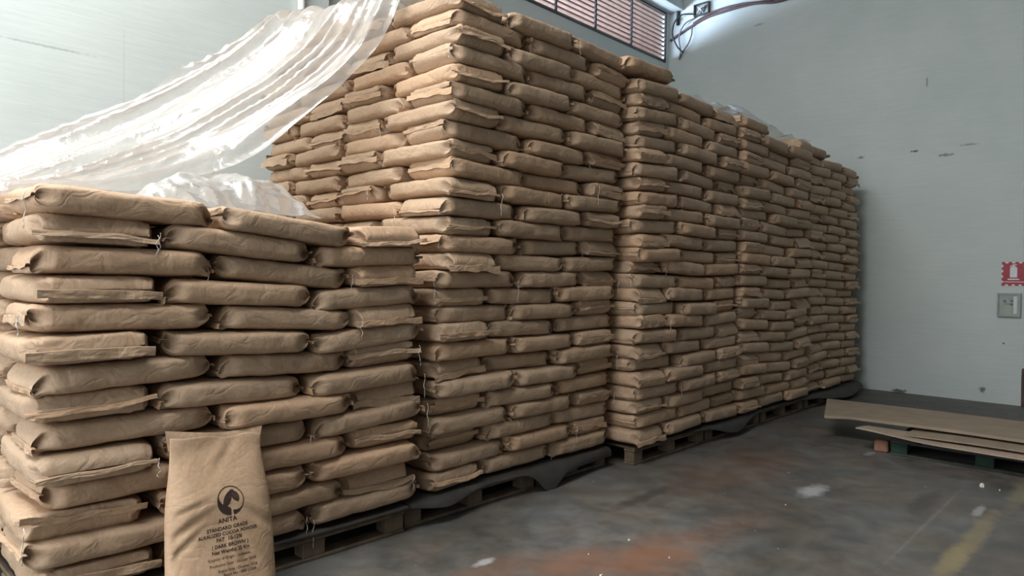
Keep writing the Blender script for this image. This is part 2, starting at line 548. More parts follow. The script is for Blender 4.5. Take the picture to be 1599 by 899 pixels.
def sack_vf(seed, nx, nr, wr=1.0):
    r = random.Random(seed)
    V, F = [], []
    o = Vector((seed * 3.7, seed * 1.3, seed * 2.1))
    bl = [r.uniform(12, 26), r.uniform(12, 26)]
    gus = [r.uniform(0.05, 0.12), r.uniform(0.05, 0.12)]
    lobes = r.randint(8, 12)
    mid = [r.uniform(-0.25, 0.25), r.uniform(-0.25, 0.25)]
    for i in range(nx + 1):
        l = -1 + 2 * i / nx
        s = sgn(l) * (1 - (1 - abs(l)) ** 1.9)
        e = abs(s)
        k = 0 if s < 0 else 1
        hh = max(0.016, SH * max(0.0, 1 - e ** bl[k]) ** 0.42)
        ww = SW * (1 - 0.05 * e ** 5) * (1 + 0.02 * noise.noise(Vector((s * 2, seed, 0))))
        g = gus[k] * smooth(0.74, 1.0, e)
        zc = SH / 2 + mid[k] * SH * smooth(0.85, 1, e)
        for j in range(nr):
            a = 2 * pi * (j + 0.5) / nr
            c, sn = cos(a), sin(a)
            zf = sgn(sn) * abs(sn) ** 0.52
            y = ww / 2 * sgn(c) * abs(c) ** 0.36
            y -= sgn(c) * g * max(0.0, 1 - abs(zf)) ** 1.2 * smooth(0.25, 0.7, abs(c))
            z = zf * hh / 2
            p = Vector((s * SL / 2, y, z))
            n = noise.noise(p * 7 + o) * 0.006 + noise.noise(p * 17 + o) * 0.0022
            rd = 1 - abs(noise.noise(Vector((p.x * 5 + p.z * 9, p.y * 6, p.z * 14)) + o))
            n -= 0.006 * rd ** 9
            # gathered folds around the closed ends
            n += 0.020 * (abs(sin(lobes * a / 2 + 2 * noise.noise(p * 4 + o))) - 0.75) * smooth(0.80, 0.98, e) * (1 - 0.5 * smooth(0.985, 1.0, e))
            n *= wr
            d = Vector((0, c, sn * 0.55))
            p = p + d * n
            p.x += (noise.noise(Vector((y * 7, z * 20, seed))) * 0.012) * smooth(0.8, 1, e)
            zz = max(0.0005, min(SH - 0.0005, zc + p.z))
            V.append((p.x, p.y, zz))
    for i in range(nx):
        for j in range(nr):
            F.append((i * nr + j, (i + 1) * nr + j, (i + 1) * nr + (j + 1) % nr, i * nr + (j + 1) % nr))
    F.append(tuple(range(nr)))
    F.append(tuple(nx * nr + j for j in range(nr))[::-1])
    ends = (SH / 2 + mid[0] * SH, SH / 2 + mid[1] * SH)
    return V, F, ends


NV = 12
sack_me, sack_end = [], []
for k in range(NV):
    v, f, en = sack_vf(k + 1, 46, 36)
    sack_me.append(mesh('paper_sack', v, f, M['kraft'], True))
    sack_end.append(en)
sack_mid = [sack_vf(k + 31, 14, 14)[:2] for k in range(6)]
sack_low = [sack_vf(k + 51, 6, 10, 0.5)[:2] for k in range(3)]


def flap_vf(seed):
    """sewn closing fin of a sack: leaves the end, turns down (or up), frayed outline; +x points outwards"""
    r = random.Random(seed * 11 + 5)
    style = seed % 6
    turn = [1.5, 1.25, 1.62, -1.45, 1.55, 1.4][style]
    out1 = [0.006, 0.012, 0.004, 0.006, 0.008, 0.012][style]
    down = [0.036, 0.026, 0.042, 0.030, 0.046, 0.020][style]
    nw, pr = 16, []
    V, F = [], []
    th = 0.0014
    for side in (1, -1):
        for i in range(nw + 1):
            u = -1 + 2 * i / nw
            y = u * (SW / 2 - 0.006 + 0.012 * (style in (1, 4)))
            w = noise.noise(Vector((u * 2.6, seed * 5.1, 1))) * 0.3
            dn = down * (1 + 0.35 * noise.noise(Vector((u * 1.7, seed * 3.7, 9))))
            lift = noise.noise(Vector((u * 3.1, seed * 2.3, 7)))
            rows = [(-0.012, 0), (out1 * 0.6, 0.0015), (out1 + 0.003 * lift, -0.001)]
            ang = turn + w
            for q in (0.35, 0.7, 1.0):
                rows.append((out1 + 0.003 * lift + cos(ang) * dn * q + 0.004 * noise.noise(Vector((u * 5, q * 4, seed))),
                             -sin(ang) * dn * q))
            for (dx, dz) in rows:
                V.append((dx, y, dz + side * th + 0.003 * lift + 0.020 * noise.noise(Vector((u * 1.6, seed * 1.9, 3)))))
    R_ = 6
    n1 = (nw + 1) * R_
    for s in (0, 1):
        for i in range(nw):
            for j in range(R_ - 1):
                q = (s * n1 + i * R_ + j, s * n1 + (i + 1) * R_ + j, s * n1 + (i + 1) * R_ + j + 1, s * n1 + i * R_ + j + 1)
                F.append(q if s else q[::-1])
    for i in range(nw):
        F.append((i * R_ + R_ - 1, n1 + i * R_ + R_ - 1, n1 + (i + 1) * R_ + R_ - 1, (i + 1) * R_ + R_ - 1))
    for i in (0, nw):
        for j in range(R_ - 1):
            q = (i * R_ + j, n1 + i * R_ + j, n1 + i * R_ + j + 1, i * R_ + j + 1)
            F.append(q if i == 0 else q[::-1])
    return V, F


flap_me = [mesh('end_flap', *flap_vf(k), M['kraft_flap'], False) for k in range(12)]
flap_raw = [flap_vf(k) for k in range(3)]
thread_me = []
for k in range(5):
    r = random.Random(k + 77)
    L_ = r.uniform(0.07, 0.16)
    pts = [(0.022 + 0.012 * noise.noise(Vector((t * 3, k, 0))), 0.012 * noise.noise(Vector((t * 4, k, 5))), 0.01 - L_ * t) for t in [i / 8 for i in range(9)]]
    thread_me.append(mesh('sewing_thread', *tube(pts, 0.0017, 5), M['thread'], True))

ORD = ['first', 'second', 'third', 'fourth', 'fifth', 'sixth', 'seventh', 'eighth', 'ninth', 'tenth', 'eleventh', 'twelfth', 'thirteenth', 'fourteenth', 'fifteenth', 'sixteenth']
BASE = 0.172
PAIR_GAP = 0.012


def layer_slots(kind):
    """one layer of a pallet, as (centre x, centre y, lengthwise?, row, index) in units of the pallet; front row at y = 0"""
    Lx, Wx = 0.375, 0.25          # 2 * 0.375 + 0.25 = 1
    D, Wd, Ld = 1.0, 0.4, 0.6
    front = [(Lx / 2, Wd / 2, True), (1.5 * Lx, Wd / 2, True), (2 * Lx + Wx / 2, Ld / 2, False)]
    back = [(Wx / 2, 1 - Ld / 2, False), (Wx + Lx / 2, 1 - Wd / 2, True), (Wx + 1.5 * Lx, 1 - Wd / 2, True)]
    if kind:
        front = [(1 - x, y, l) for x, y, l in front[::-1]]
        back = [(1 - x, y, l) for x, y, l in back[::-1]]
    return [(x, y, l, 0, i) for i, (x, y, l) in enumerate(front)] + [(x, y, l, 1, i) for i, (x, y, l) in enumerate(back)]


# stack name, x0, length, front y, depth, layers, order number of the pallet in depth, lean
STACKS = [
    ('low', 0.68, 1.99, 0.0, 1.22, 14, 0, 0.022), ('low', 0.68, 1.99, 1.24, 1.22, 14, 1, 0.022),
    ('tall', 2.785, 1.92, 0.06, 1.20, 27, 0, 0.026), ('tall', 2.81, 1.90, 1.28, 1.20, 28, 1, 0.015),
    ('far0', 4.76, 1.88, -0.16, 1.20, 26, 0, 0.012), ('far0', 4.76, 1.88, 1.07, 1.20, 26, 1, 0.0),
    ('far1', 6.63, 1.88, -0.16, 1.20, 26, 0, 0.012), ('far1', 6.63, 1.88, 1.07, 1.20, 26, 1, 0.0),
    ('far2', 8.525, 1.86, -0.13, 1.20, 26, 0, 0.0), ('far2', 8.525, 1.86, 1.07, 1.20, 26, 1, 0.0),
]
PHRASE = {'low': 'low near stack', 'tall': 'tall middle stack', 'far0': "long far stack's near third", 'far1': "long far stack's middle third", 'far2': "long far stack's last third"}
GROUP = {'low': 'paper sacks in the low near stack', 'tall': 'paper sacks in the tall middle stack', 'far0': 'paper sacks in the long far stack',
         'far1': 'paper sacks in the long far stack', 'far2': 'paper sacks in the long far stack'}


def cam_px(p):
    d = Vector(p) - Vector((0, CAM_Y, CAM_Z))
    z = d.dot(fw)
    if z < 0.1:
        return None
    return 799.5 + FPX * d.dot(rt) / z, 449.5 - FPX * d.dot(up) / z, z


def undul(x, y, z, key):
    k = {'low': 3.0, 'tall': 11.0}.get(key, 23.0)
    h = smooth(0.15, 0.6, z)
    lift = 0.055 * (z / 1.8) * smooth(2.3, 0.7, x) if key == 'low' else 0.0
    return lift + h * (0.034 * noise.noise(Vector((x * 0.95 + k, y * 0.5, z * 0.9))) + 0.012 * noise.noise(Vector((x * 2.1, k, z * 1.3))))


records = []
for key, x0, ln, y0, dp, nlay, deep, lean in STACKS:
    for lay in range(nlay):
        kind = (nlay - lay) % 2 == 0       # topmost layer starts lengthwise at the left, the next one end-on
        if key == 'tall':
            kind = (nlay - lay) % 2 == 1
        rr = random.Random('%s%d%d' % (key, deep, lay))
        shift = rr.uniform(-0.02, 0.02)
        for (sx, sy, lengthwise, row, idx) in layer_slots(kind):
            if key == 'far2' and lay == nlay - 1 and deep == 0 and sx > 0.55:
                continue
            if key == 'far1' and lay == nlay - 1 and deep == 0 and 0.3 < sx < 0.6:
                continue
            zb = BASE + lay * SH
            jut = rr.uniform(-0.02, 0.035) + 0.02 * noise.noise(Vector((x0 + sx * ln, lay * 0.35, 4)))
            if key != 'low' and rr.random() < 0.08:
                jut -= 0.05
            x = x0 + sx * ln + shift + lean * (zb - 0.9) + (rr.uniform(-0.02, 0.02) if row == 0 else rr.uniform(-0.025, 0.015))
            y = y0 + sy * dp + (-jut if row == 0 and deep == 0 else 0)
            y += {'low': 0.0, 'tall': -0.035 * zb, 'far0': 0.018 * zb}.get(key, 0.01 * zb)
            dz = undul(x, y, zb + SH / 2, key)
            slope = (undul(x + 0.2, y, zb, key) - undul(x - 0.2, y, zb, key)) / 0.4
            leftmost = sx < 0.3
            exposed = None
            if deep == 0 and row == 0:
                exposed = 'front'
            elif leftmost and (key == 'low' or (key == 'tall' and lay >= 13)):
                exposed = 'left'
            elif key == 'far0' and leftmost and deep == 0:
                exposed = None
            px = cam_px((x0 if exposed == 'left' else x, y if exposed == 'left' else y0, zb + SH / 2))
            size = 0.0
            if exposed and px and -25 < px[0] < 1625 and -12 < px[1] < 915:
                size = 1.0 / px[2]
                if exposed == 'left' and key == 'tall':
                    # the film hangs over the upper back of this side
                    ex = [(250, 275), (380, 240), (440, 205), (500, 160), (545, 120), (590, 75), (612, 30), (640, -20)]
                    lim = 999
                    for (ax, ay), (bx, by) in zip(ex[:-1], ex[1:]):
                        if ax <= px[0] <= bx:
                            lim = ay + (by - ay) * (px[0] - ax) / (bx - ax)
                    if px[0] < 250 or px[1] < lim - 12:
                        size = 0.0
                    if px[1] > 318 + (px[0] - 400) * 0.02:
                        size = 0.0
                if exposed == 'left' and key == 'low' and px[0] < -5:
                    size = 0.0
            records.append(dict(key=key, lay=lay, n=nlay, deep=deep, row=row, idx=idx, L=lengthwise, x=x, y=y, z=zb + dz, slope=slope,
                                exposed=exposed, size=size, ln=ln, dp=dp, r=rr.random(), r2=rr.random(), r3=rr.random()))

extra = dict(key='far0', lay=26, n=27, deep=0, row=0, idx=0, L=True, x=5.00, y=0.12, z=BASE + 26 * SH + 0.012, slope=0.01, exposed='front', size=0.25,
             ln=2.05, dp=1.2, r=0.2, r2=0.45, r3=0.3, label='lone brown paper sack lying on top of the long far stack\'s near corner')
records.append(extra)
vis = sorted([r for r in records if r['size'] > 0], key=lambda r: -r['size'])
single = vis[:300]
for r in single:
    r['single'] = True


def sack_matrix(r):
    sxl = (r['ln'] * 0.375 - 0.03) / SL if r['L'] else (r['dp'] * 0.6 - 0.03) / SL
    swl = (r['dp'] * 0.4 - 0.006) / SW if r['L'] else (r['ln'] * 0.25 - 0.012) / SW
    rz = (0 if r['L'] else pi / 2) + (pi if r['r'] > 0.5 else 0) + (r['r2'] - 0.5) * 0.10
    tilt = Matrix.Rotation(-math.atan(r['slope']) + (r['r3'] * 7 % 1 - 0.5) * 0.03, 4, 'Y') @ Matrix.Rotation((r['r'] * 5 % 1 - 0.5) * 0.05, 4, 'X')
    return Matrix.Translation((r['x'], r['y'], r['z'])) @ tilt @ Matrix.Rotation(rz, 4, 'Z') @ Matrix.Diagonal((sxl, swl, 1.05, 1))


def position_words(r):
    if r['exposed'] == 'front':
        return ['leftmost', 'centre', 'rightmost'][r['idx']]
    return ['second', 'third', 'fourth', 'fifth'][r['row'] - 1 + 2 * r['deep']] + ' from corner'


for i, r in enumerate(single):
    k = int(r['r3'] * NV) % NV
    o = obj('paper_sack', sack_me[k])
    o.matrix_world = sack_matrix(r)
    from_top = r['n'] - 1 - r['lay']
    if from_top <= r['lay']:
        lay = ORD[from_top] + ' layer from top'
    else:
        lay = ORD[r['lay']] + ' layer from bottom'
    ph = PHRASE[r['key']] + ("'s left side" if r['exposed'] == 'left' else '')
    along = r['L'] if r['exposed'] == 'front' else not r['L']
    tag(o, '%s brown paper sack, %s, %s, %s' % ('lengthwise' if along else 'end-on', ph, lay, position_words(r)), 'sack', GROUP[r['key']])
    if 'label' in r:
        o['label'] = r['label']
    rr = random.Random(i * 3 + 1)
    for e in (0, 1):
        if r['size'] < 0.13 and e == 1 and r['L']:
            continue
        f = obj('end_flap', flap_me[rr.randrange(12)], o)
        f.location = ((-1 if e == 0 else 1) * SL / 2, 0, sack_end[k][e])
        f.rotation_euler = (rr.uniform(-0.05, 0.05), 0, pi if e == 0 else 0)
        if r['L'] and r['exposed'] == 'front':
            f.scale = (0.8, rr.uniform(0.80, 0.95), rr.uniform(0.35, 0.75))
        else:
            f.scale = (1, rr.uniform(0.95, 1.0), rr.uniform(0.6, 1.05))
        if rr.random() < 0.3 and r['size'] > 0.15:
            t = obj('sewing_thread', thread_me[rr.randrange(5)], o)
            t.location = ((-1 if e == 0 else 1) * (SL / 2 + 0.012), rr.choice((-1, 1)) * SW * 0.46, sack_end[k][e])
            t.rotation_euler = (0, 0, pi if e == 0 else 0)

# every other sack of the stacks: past the ones built singly, one mesh
BV, BF = [], []
for r in records:
    if r.get('single'):
        continue
    near = r['exposed'] is not None
    v, f = (sack_mid[int(r['r3'] * 6) % 6] if near else sack_low[int(r['r3'] * 3) % 3])
    mx = sack_matrix(r)
    b0 = len(BV)
    BV.extend([mx @ Vector(p) for p in v])
    BF.extend([tuple(b0 + q for q in fc) for fc in f])
    if near:
        fv, ff = flap_raw[int(r['r2'] * 3) % 3]
        for e in (-1, 1):
            b0 = len(BV)
            ro = Matrix.Rotation(pi if e < 0 else 0, 4, 'Z')
            BV.extend([mx @ (Vector((e * SL / 2, 0, SH / 2)) + ro @ Vector(p)) for p in fv])
            BF.extend([tuple(b0 + q for q in fc) for fc in ff])
rest = obj('stacked_sacks', mesh('stacked_sacks', BV, BF, M['kraft'], True))
tag(rest, 'remaining brown paper sacks deeper and farther along the stacks', 'sacks', kind='stuff')

# ------------------------------------------------------------------ the printed sack standing in front
ST = bpy.data.objects.new('standing_sack', None)
C.objects.link(ST)
TH, RO = radians(18.7), radians(4.8)
ST.matrix_world = Matrix.Translation((1.322, -0.322, 0.012)) @ Matrix.Rotation(-TH, 4, 'X') @ Matrix.Rotation(RO, 4, 'Y')
tag(ST, 'upright printed brown paper sack leaning against the low near stack', 'sack')
BW, BH, BT = 0.475, 0.80, 0.145


def stand_half(u, v):
    """half thickness and half width of the standing sack at height v (0..1)"""
    prof = min(1.0, (1 - (1 - min(v / 0.10, 1)) ** 2.4) ** 0.5) if v < 0.10 else 1.0
    top = 1 - smooth(0.62, 1.0, v) ** 0.9
    prof = prof * (0.05 + 0.95 * top)
    prof *= 1.0 - 0.12 * smooth(0.2, 0.0, abs(v - 0.42)) * smooth(0.2, -0.2, u)
    return prof


def stand_width(v):
    return BW * (0.985 - 0.10 * smooth(0.55, 1.0, v) + 0.02 * sin(v * 5)) / 2


def stand_front(u, v):
    """local point on the printed face; u in -1..1 across, v in 0..1 up"""
    hw = stand_width(v)
    d = BT / 2 * stand_half(u, v) * max(0.0, 1 - abs(u) ** 4.5) ** 0.55
    p = Vector((u * hw, -d, v * BH))
    q = Vector((u * hw * 4, v * BH * 4, 3.3))
    n = 0.007 * noise.noise(q * 0.9) + 0.004 * noise.noise(q * 2.3)
    # slack dents: below the right shoulder, diagonal folds left and low
    for (cu, cv, ang, wl, ln_, amp) in [(0.72, 0.50, -0.6, 0.020, 0.10, 0.012), (0.35, 0.33, -1.0, 0.022, 0.16, 0.010), (-0.75, 0.50, 0.5, 0.016, 0.12, 0.008),
                                        (-0.80, 0.40, 0.7, 0.014, 0.10, 0.008), (-0.55, 0.28, -0.9, 0.03, 0.16, 0.010), (0.0, 0.36, -1.3, 0.016, 0.10, 0.005),
                                        (0.15, 0.90, 0.9, 0.02, 0.08, 0.007), (-0.7, 0.60, 0.3, 0.012, 0.10, 0.006)]:
        dx, dz = u * hw - cu * BW / 2, (v - cv) * BH
        a = dx * cos(ang) + dz * sin(ang)
        b_ = -dx * sin(ang) + dz * cos(ang)
        n -= amp * math.exp(-(a / ln_) ** 2 - (b_ / wl) ** 2) - 0.6 * amp * math.exp(-(a / ln_) ** 2 - ((b_ - 1.9 * wl) / wl) ** 2)
    p.y += -n * smooth(1.0, 0.8, abs(u)) * smooth(0.0, 0.08, v)
    if v > 0.9:
        p.y += 0.012 * sin(u * 4 + 1) * smooth(0.9, 1.0, v)
        p.z += 0.012 * smooth(0.9, 1.0, v) * noise.noise(Vector((u * 2.2, 4, 1)))
    return p


nu, nv = 56, 84
V, F = [], []
for s in (0, 1):
    for j in range(nv + 1):
        v = j / nv
        for i in range(nu + 1):
            l = -1 + 2 * i / nu
            u = sin(l * pi / 2) * 0.6 + l * 0.4
            p = stand_front(u, v)
            if s:
                d = BT / 2 * stand_half(u, v) * max(0.0, 1 - abs(u) ** 4.5) ** 0.55
                p = Vector((p.x, d * 0.9 + 0.003 + 0.002 * noise.noise(Vector((u * 5, v * 9, 2))) + (0.012 * sin(u * 4 + 1) * smooth(0.9, 1.0, v) if v > 0.9 else 0), p.z))
            V.append(p)
n1 = (nu + 1) * (nv + 1)
for s in (0, 1):
    for j in range(nv):
        for i in range(nu):
            q = (s * n1 + j * (nu + 1) + i, s * n1 + j * (nu + 1) + i + 1, s * n1 + (j + 1) * (nu + 1) + i + 1, s * n1 + (j + 1) * (nu + 1) + i)
            F.append(q if s == 0 else q[::-1])
for i in range(nu):
    F.append((i, n1 + i, n1 + i + 1, i + 1))
    a = nv * (nu + 1) + i
    F.append((a, a + 1, n1 + a + 1, n1 + a))
for j in range(nv):
    for i in (0, nu):
        a = j * (nu + 1) + i
        q = (a, a + nu + 1, n1 + a + nu + 1, n1 + a)
        F.append(q if i == 0 else q[::-1])
obj('sack_body', mesh('sack_body', V, F, kraft('kraft_paper_printed', (0.98, 1.0, 1.0), 0.7), True), ST)
# the back ply of the sack mouth, standing a little higher behind the front edge
V, F = [], []
for s in (0, 1):
    for j in range(5):
        for i in range(21):
            u = -1 + 2 * i / 20
            z = BH - 0.05 + 0.072 * j / 4 + (0.022 * abs(u) ** 1.5 + 0.010 * noise.noise(Vector((u * 2, 8, 1)))) * j / 4
            V.append((u * (stand_width(1.0) + 0.018 * j / 4) + 0.004 * j, 0.018 + 0.024 * j / 4 + 0.008 * sin(u * 5) + s * 0.002, z))
for s in (0, 1):
    for j in range(4):
        for i in range(20):
            q = (s * 105 + j * 21 + i, s * 105 + j * 21 + i + 1, s * 105 + (j + 1) * 21 + i + 1, s * 105 + (j + 1) * 21 + i)
            F.append(q if s == 0 else q[::-1])
for i in range(20):
    F.append((84 + i, 85 + i, 105 + 85 + i, 105 + 84 + i))
obj('mouth_flap', mesh('mouth_flap', V, F, M['kraft_flap'], True), ST)


def on_sack(x, z):
    """print plane coordinates (metres from the sack's foot centre, before its sideways lean) to the bent face"""
    x, z = x + 0.0, z
    a = x * cos(RO) - z * sin(RO)
    b_ = x * sin(RO) + z * cos(RO)
    v = max(0.02, min(0.98, b_ / BH))
    u = max(-0.97, min(0.97, a / stand_width(v)))
    p = stand_front(u, v)
    e = 0.004
    t1 = stand_front(min(u + e, 1), v) - stand_front(u - e, v)
    t2 = stand_front(u, v + e) - stand_front(u, v - e)
    n = t1.cross(t2).normalized()
    return p + n * 0.0014


def print_mesh(name, polys, label=None):
    """flat polygons in the print plane, cut fine and laid on the sack face"""
    bm = bmesh.new()
    for verts, faces in polys:
        vs = [bm.verts.new((x, z, 0)) for x, z in verts]
        for f in faces:
            try:
                bm.faces.new([vs[i] for i in f])
            except ValueError:
                pass
    bmesh.ops.triangulate(bm, faces=bm.faces[:])
    for _ in range(3):
        long_e = [e for e in bm.edges if e.calc_length() > 0.012]
        if not long_e:
            break
        bmesh.ops.subdivide_edges(bm, edges=long_e, cuts=1)
        bmesh.ops.triangulate(bm, faces=bm.faces[:])
    for v in bm.verts:
        v.co = on_sack(v.co.x, v.co.y)
    bmesh.ops.recalc_face_normals(bm, faces=bm.faces[:])
    me = bpy.data.meshes.new(name)
    bm.to_mesh(me)
    bm.free()
    me.materials.append(M['ink'])
    o = obj(name, me, ST)
    if label:
        o['label'] = label
    return o


def text_polys(body, cx, cz, width, rot=0.0, bold=0.0):
    cu = bpy.data.curves.new('print', 'FONT')
    cu.body = body
    cu.align_x = 'CENTER'
    cu.align_y = 'CENTER'
    cu.size = 1.0
    cu.offset = bold
    cu.resolution_u = 3
    t = bpy.data.objects.new('print', cu)
    C.objects.link(t)
    dg = bpy.context.evaluated_depsgraph_get()
    dg.update()
    me = bpy.data.meshes.new_from_object(t.evaluated_get(dg))
    xs = [v.co.x for v in me.vertices]
    k = width / (max(xs) - min(xs))
    mx = (max(xs) + min(xs)) / 2
    ca, sa = cos(rot), sin(rot)
    vs = []
    for v in me.vertices:
        x, z = (v.co.x - mx) * k, v.co.y * k * 1.06
        vs.append((cx + x * ca - z * sa, cz + x * sa + z * ca))
    fs = [tuple(p.vertices) for p in me.polygons]
    bpy.data.objects.remove(t)
    bpy.data.meshes.remove(me)
    bpy.data.curves.remove(cu)
    return (vs, fs)


DX = 0.008
DZ = -0.032
for nm, body, cx, cz, w, rot, bold in [
        ('brand_name', 'ANITA', 0.0293, 0.4513, 0.080, -0.3, 0.022),
        ('grade_line', 'STANDARD GRADE', 0.0262, 0.4192, 0.176, -0.8, 0.02),
        ('product_line', 'ALKALIZED COCOA POWDER', 0.0283, 0.3965, 0.258, -1.0, 0.018),
        ('fat_line', 'FAT  10-12%', 0.0284, 0.3735, 0.108, -1.4, 0.018),
        ('colour_line', '( DARK BROWN )', 0.0284, 0.3467, 0.155, -1.7, 0.018),
        ('weight_line', 'Net Weight: 25 Kg', 0.0280, 0.3225, 0.161, -2.1, 0.02),
        ('origin_line', 'Country of Origin : Indonesia', 0.0188, 0.2965, 0.187, -2.4, 0.004),
        ('production_line', 'Production Date : October 2024', 0.0309, 0.2701, 0.205, -2.8, 0.004),
        ('expiry_line', 'Expiry Date : October, 2026', 0.0487, 0.2434, 0.178, -3.1, 0.004),
        ('batch_line', 'Batch No : 000121004', 0.0547, 0.2241, 0.149, -3.4, 0.004)]:
    print_mesh(nm, [text_polys(body, cx + DX, cz + DZ, w, radians(rot), bold)])

# round emblem: ring growing into a thick crescent at the lower left, two ribbed pods hanging from a stalk
LCX, LCZ, LR = 0.0528 + DX, 0.531 + DZ, 0.061
ring_v, ring_f = [], []
n = 64
for i in range(n):
    a = 2 * pi * i / n
    tk = 0.004 + 0.030 * max(0.0, cos(a - radians(238))) ** 1.7
    if radians(262) < a < radians(300) and (i % 6) in (0, 1):
        tk *= 0.55
    ring_v.append((LCX + LR * 0.98 * cos(a), LCZ + LR * 1.05 * sin(a)))
    ring_v.append((LCX + (LR * 0.98 - tk) * cos(a), LCZ + (LR * 1.05 - tk) * sin(a)))
for i in range(n):
    if i in (47, 48):
        continue
    j = (i + 1) % n
    ring_f.append((2 * i, 2 * j, 2 * j + 1, 2 * i + 1))
polys = [(ring_v, ring_f)]


def pod(cx, cz, ang, length, width):
    out = []
    for s in (-1, 0, 1):                       # three ribs, narrow bare lines between
        vs, fs = [], []
        for i in range(13):
            t = i / 12
            w = width * sin(pi * min(1, t * 0.96 + 0.04)) ** 0.75
            c0, c1 = (s - 0.42) / 3 * 2 * w / 2, (s + 0.42) / 3 * 2 * w / 2
            for c in (c0, c1):
                x, z = c, -t * length
                vs.append((cx + x * cos(ang) - z * sin(ang), cz + x * sin(ang) + z * cos(ang)))
        for i in range(12):
            fs.append((2 * i, 2 * i + 1, 2 * i + 3, 2 * i + 2))
        out.append((vs, fs))
    return out


polys += pod(LCX + 0.004, LCZ + 0.040, radians(-28), 0.078, 0.034) + pod(LCX + 0.012, LCZ + 0.040, radians(24), 0.056, 0.032)
st_v = [(LCX - 0.004, LCZ + 0.036), (LCX + 0.022, LCZ + 0.036), (LCX + 0.020, LCZ + 0.043), (LCX + 0.010, LCZ + 0.047), (LCX + 0.002, LCZ + 0.043)]
polys.append((st_v, [(0, 1, 2, 3, 4)]))
print_mesh('pod_emblem', polys, 'dark round emblem with two cocoa pods')


# ------------------------------------------------------------------ pallets
def pallet(x0, x1, y0, y1, woods, label, group=None, nboards=7, top=0.145, name='pallet'):
    root = bpy.data.objects.new(name, None)
    C.objects.link(root)
    root.location = ((x0 + x1) / 2, (y0 + y1) / 2, 0)
    tag(root, label, 'pallet', group)
    lx, ly = x1 - x0, y1 - y0
    bt = 0.02
    bh = top - 3 * bt
    blk, brd = woods
    for yy in (-ly / 2 + 0.05, 0, ly / 2 - 0.05):
        obj('bottom_board', box_mesh(lx, 0.10, bt, M[brd]), root, (0, yy, 0))
        obj('stringer_board', box_mesh(lx, 0.10, bt, M[brd]), root, (0, yy, bt + bh))
        for xx in (-lx / 2 + 0.07, 0, lx / 2 - 0.07):
            obj('block', box_mesh(0.13, 0.095, bh, M[blk]), root, (xx, yy, bt))
    w = lx / nboards * 0.86
    for i in range(nboards):
        obj('deck_board', box_mesh(w, ly, bt, M[brd]), root, (-lx / 2 + lx * (i + 0.5) / nboards, 0, 2 * bt + bh))
    return root


PG = 'wooden pallets under the sack stacks'
for x0, x1, y0, lab in [
        (0.70, 1.33, 0.03, 'short wooden pallet under the left end of the low near stack'),
        (1.36, 2.555, 0.02, 'wooden pallet right of the printed sack under the low near stack'),
        (2.575, 3.76, 0.05, 'wooden pallet under the left half of the tall middle stack'),
        (3.79, 4.66, 0.07, 'wooden pallet behind the drooping dark sheet under the tall stack'),
        (4.80, 5.98, -0.11, 'wooden pallet at the near corner of the long far stack'),
        (6.02, 7.20, -0.11, 'second wooden pallet along the foot of the long far stack'),
        (7.24, 8.42, -0.11, 'third wooden pallet along the foot of the long far stack'),
        (8.46, 9.64, -0.11, 'fourth wooden pallet along the foot of the long far stack'),
        (9.67, 10.40, -0.09, 'last short wooden pallet at the end wall')]:
    pallet(x0, x1, y0, y0 + 1.1, ('wood', 'wood'), lab, PG)


# ------------------------------------------------------------------ dark slip sheets between pallets and sacks
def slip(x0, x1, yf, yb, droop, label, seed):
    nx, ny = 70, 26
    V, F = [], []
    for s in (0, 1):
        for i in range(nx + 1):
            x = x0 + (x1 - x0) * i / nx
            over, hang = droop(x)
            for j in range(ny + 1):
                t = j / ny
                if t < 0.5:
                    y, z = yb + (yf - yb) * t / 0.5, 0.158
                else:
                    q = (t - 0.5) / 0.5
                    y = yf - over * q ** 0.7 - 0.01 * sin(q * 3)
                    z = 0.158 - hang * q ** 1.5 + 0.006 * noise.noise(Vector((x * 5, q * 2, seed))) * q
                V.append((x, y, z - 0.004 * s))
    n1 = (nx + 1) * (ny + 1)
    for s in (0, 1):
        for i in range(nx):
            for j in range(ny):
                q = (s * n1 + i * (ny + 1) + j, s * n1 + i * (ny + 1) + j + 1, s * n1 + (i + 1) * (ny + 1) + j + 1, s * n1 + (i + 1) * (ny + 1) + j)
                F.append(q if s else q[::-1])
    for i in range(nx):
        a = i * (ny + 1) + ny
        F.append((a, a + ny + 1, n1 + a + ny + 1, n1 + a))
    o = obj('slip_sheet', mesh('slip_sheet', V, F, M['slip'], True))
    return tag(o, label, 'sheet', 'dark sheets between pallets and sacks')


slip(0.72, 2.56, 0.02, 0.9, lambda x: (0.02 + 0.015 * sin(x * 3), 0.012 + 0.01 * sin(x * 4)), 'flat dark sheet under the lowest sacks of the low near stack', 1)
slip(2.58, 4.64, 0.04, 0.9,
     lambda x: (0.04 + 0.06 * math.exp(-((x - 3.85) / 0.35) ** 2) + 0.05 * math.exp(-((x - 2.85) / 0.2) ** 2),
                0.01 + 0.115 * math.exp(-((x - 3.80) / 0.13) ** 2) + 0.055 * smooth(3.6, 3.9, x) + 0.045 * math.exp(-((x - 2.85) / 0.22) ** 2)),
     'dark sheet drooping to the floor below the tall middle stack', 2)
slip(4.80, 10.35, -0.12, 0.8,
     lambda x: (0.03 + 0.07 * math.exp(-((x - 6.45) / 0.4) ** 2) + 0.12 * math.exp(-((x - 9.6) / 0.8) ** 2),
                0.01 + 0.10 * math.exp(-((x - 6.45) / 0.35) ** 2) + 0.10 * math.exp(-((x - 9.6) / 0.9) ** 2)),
     'long dark sheet hanging over the pallets of the far stack', 3)


